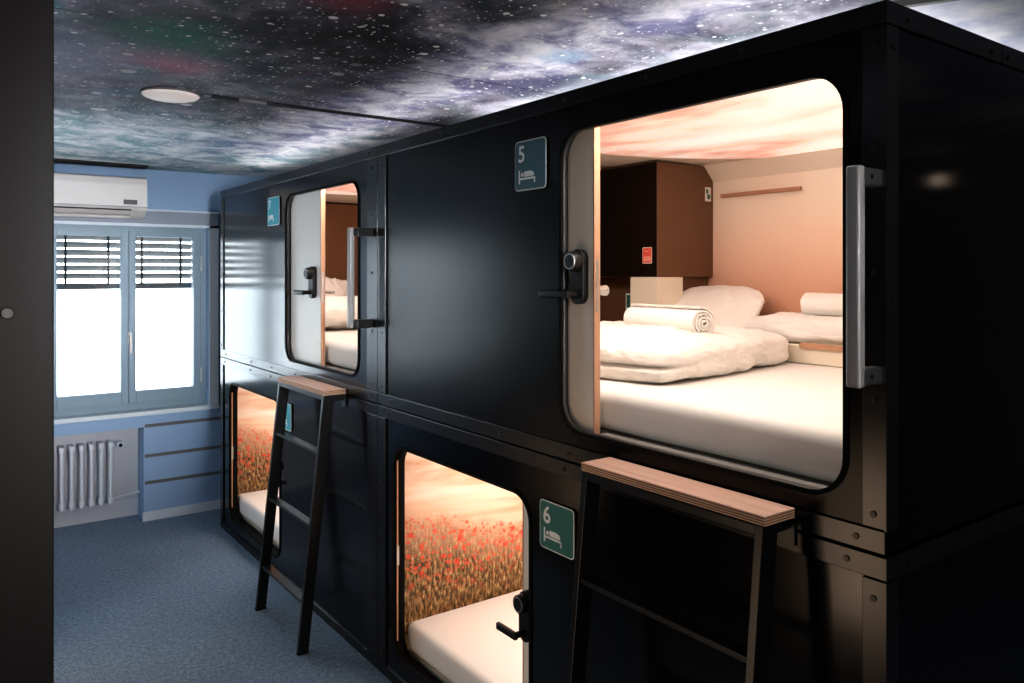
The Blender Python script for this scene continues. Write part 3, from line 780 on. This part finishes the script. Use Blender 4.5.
# ------------------------------------------------------------------ ladders
def make_ladder(y0, y1, T, label):
    R_ = empty('ladder', (0, y0, 0), label, 'ladder', 'ladders leaning on the pods')
    w_ = y1-y0
    t_ = .020
    B().box(-.112, -.008, 0, w_, T-.0008, T+.0012, .0004).build('top_step', M['wood'], R_)
    B().box(-.112, -.008, 0, w_, T-t_, T-.001, .0008).build('step_edge', M['ply'], R_)
    def lx(z): return -.112-(.118)*(1-z/(T-t_))     # front edge of the leg at height z
    zt = T-t_-.001
    for q in (.004, w_-.024):
        L = B(); L.hexa([(lx(0), q, 0.006), (lx(0)+.048, q, 0.006), (lx(0)+.048, q+.02, 0.006), (lx(0), q+.02, 0.006),
                         (lx(zt), q, zt), (lx(zt)+.052, q, zt), (lx(zt)+.052, q+.02, zt), (lx(zt), q+.02, zt)], .0012)
        leg = L.build('leg', M['ladder'], R_)
        B().box(lx(0)-.001, lx(0)+.049, q-.001, q+.021, 0, .008, .001).build('foot_cap', M['rubber'], leg)
    for z in (.865, .545, .215):
        B().box(lx(z)+.006, lx(z)+.046, .024, w_-.024, z-.010, z+.004, .002).build('rung', simple('rung_steel', (.022, .023, .025), .35, .3), R_)
    B().box(lx(zt), lx(zt)+.04, .024, w_-.024, zt-.022, zt-.001, .002).build('top_rail', M['ladder'], R_)
    for q in (.02, w_-.05):
        B().box(-.064, -.0065, q, q+.004, zt-.030, zt-.001).box(-.010, -.0065, q-.02, q+.024, zt-.060, zt-.001).build('hook_bracket', M['ladder'], R_)
    return R_
make_ladder(1.003, 1.578, 1.163, 'black ladder with pale wooden top step under the door of pod 5')
make_ladder(3.305, 3.890, 1.140, 'black ladder with wooden top step standing before the pods near the window')

# ------------------------------------------------------------------ opposite row of pods (near end shows at the left edge)
op = empty('pod_bank', (-1.3853, 1.02, 0), 'dark brown-black end panel of the opposite pods at the left photo edge', 'pod bank')
OD = 1.45
def oplate(name, loops, x, thick, mat):
    return yzplate(name, loops, x, thick, mat, op)
B().box(-OD, -.002, .002, .02, 0, 2.2).build('end_panel', simple('dark_bronze_panel', (.012, .0095, .008), .42, spec=.35), op)
B().box(-.30, 0, -.003, .003, 0.0, 2.2, .0015).build('corner_strip', simple('dark_bronze_strip', (.013, .010, .0085), .42, spec=.35), op)
so = SCREW.copy(); so.materials[0] = M['black_strip']
screw_o = bpy.data.objects.new('screw', so); COL.objects.link(screw_o); screw_o.parent = op; screw_o.location = (-.0445, -.0032, 1.625); screw_o.rotation_euler = (0, 0, PI/2)
loops = [rect(.0, 2.9, 0, 2.2), rrect(.45, 1.0, .12, .96, .08), rrect(2.25, 2.8, .12, .96, .08)]
oplate('front_panel', loops, -.026, .026, M['black'])
B().box(-OD, -OD+.02, .02, 2.9, 0, 2.2).build('back_panel', M['black_end'], op)
B().box(-OD, -.03, 2.88, 2.9, 0, 2.2).build('end_panel', M['black_end'], op)
B().box(-OD, -.03, .02, 2.88, 2.18, 2.2).build('roof_panel', M['black_end'], op)
B().box(-OD+.02, -.03, .02, 2.88, 1.08, 1.10).build('pod_divider', M['liner'], op)
B().box(-.5, -.48, .02, 2.88, 0.02, 1.08).build('pod_liner', M['wall_glow'], op)
for yy in (.72, 2.5):
    ld = bpy.data.lights.new('opposite_pod_light', 'AREA'); ld.shape = 'RECTANGLE'; ld.size = .3; ld.size_y = .7; ld.energy = 9; ld.color = (1, .72, .5)
    lo = bpy.data.objects.new('opposite_pod_light', ld); COL.objects.link(lo); lo.parent = op; lo.location = (-.47, yy, .55); lo.rotation_euler = (0, -PI/2, 0); ld.size = .9

# ------------------------------------------------------------------ wall lamp behind the camera's right
wlamp = empty('wall_lamp', (3.19, -.576, 2.196), 'small warm wall lamp on the wall beyond the pod end', 'lamp')
B().box(-.03, 0, -.05, .05, -.05, .05, .005).build('backplate', M['steel'], wlamp)
bm = bmesh.new(); bmesh.ops.create_uvsphere(bm, u_segments=20, v_segments=12, radius=.035)
for v in bm.verts: v.co.x -= .07
me = bpy.data.meshes.new('bulb'); bm.to_mesh(me); bm.free(); link('bulb', me, M['bulb'], wlamp, smooth=True)

# ------------------------------------------------------------------ lights
world = bpy.data.worlds.new('world'); SC.world = world; world.use_nodes = True
bg = world.node_tree.nodes['Background']; bg.inputs[0].default_value = (.88, .95, 1.0, 1); bg.inputs[1].default_value = 11.0
pl = bpy.data.lights.new('window_portal', 'AREA'); pl.shape = 'RECTANGLE'; pl.size = 1.0; pl.size_y = 1.2
po = bpy.data.objects.new('window_portal', pl); COL.objects.link(po); po.location = (-.47, YW+.24, 1.37); po.rotation_euler = (-PI/2, 0, 0)
pl.cycles.is_portal = True
po2 = po.copy(); COL.objects.link(po2); po2.location.x -= 1.395
def area(name, loc, rot, sx, sy, e, col):
    l = bpy.data.lights.new(name, 'AREA'); l.shape = 'RECTANGLE'; l.size = sx; l.size_y = sy; l.energy = e; l.color = col
    o = bpy.data.objects.new(name, l); COL.objects.link(o); o.location = loc; o.rotation_euler = rot; return o
# unseen fill lights, added to brighten the ceiling, corridor and window wall
area('ceiling_fill', (.85, 1.95, 2.215), (PI, 0, 0), 1.0, 1.8, 10, (.95, .94, 1.0))  # hidden fill added on the near roof for the pale ceiling
area('ceiling_fill_strip', (.17, 3.0, 2.215), (PI, 0, 0), .2, 4.2, 4, (1, .97, .98))  # added fill along the front edge of the roofs, out of view
area('rear_fill', (-.75, -2.4, 1.45), (math.radians(108), 0, 0), 1.2, 1.3, 30, (1.0, .93, .88))  # added soft fill behind the camera
rl = area('corridor_fill', (-.66, -2.3, 1.9), (math.radians(87), 0, 0), .4, .4, 6.5, (.92, .95, 1.0)); rl.data.spread = math.radians(23)  # narrow added fill aimed down the corridor at the window wall
area('left_fill', (-2.6, 4.4, 1.2), (math.radians(128), 0, math.radians(-72)), 1.0, 1.0, 26, (.90, .95, 1.0))  # fill added out of view past the opposite bank, tilted at the ceiling
area('opposite_ceiling_fill', (-1.55, 2.50, 2.215), (PI, math.radians(-12), 0), .2, 2.6, 12, (.9, .94, 1.0))  # hidden fill added on the opposite roof for the left ceiling

SC.view_settings.view_transform = 'Standard'
SC.view_settings.look = 'Medium High Contrast'
SC.view_settings.exposure = 0.0
SC.cycles.use_denoising = True
SC.cycles.caustics_reflective = False; SC.cycles.caustics_refractive = False
SC.cycles.sample_clamp_indirect = 4.0
SC.cycles.max_bounces = 10
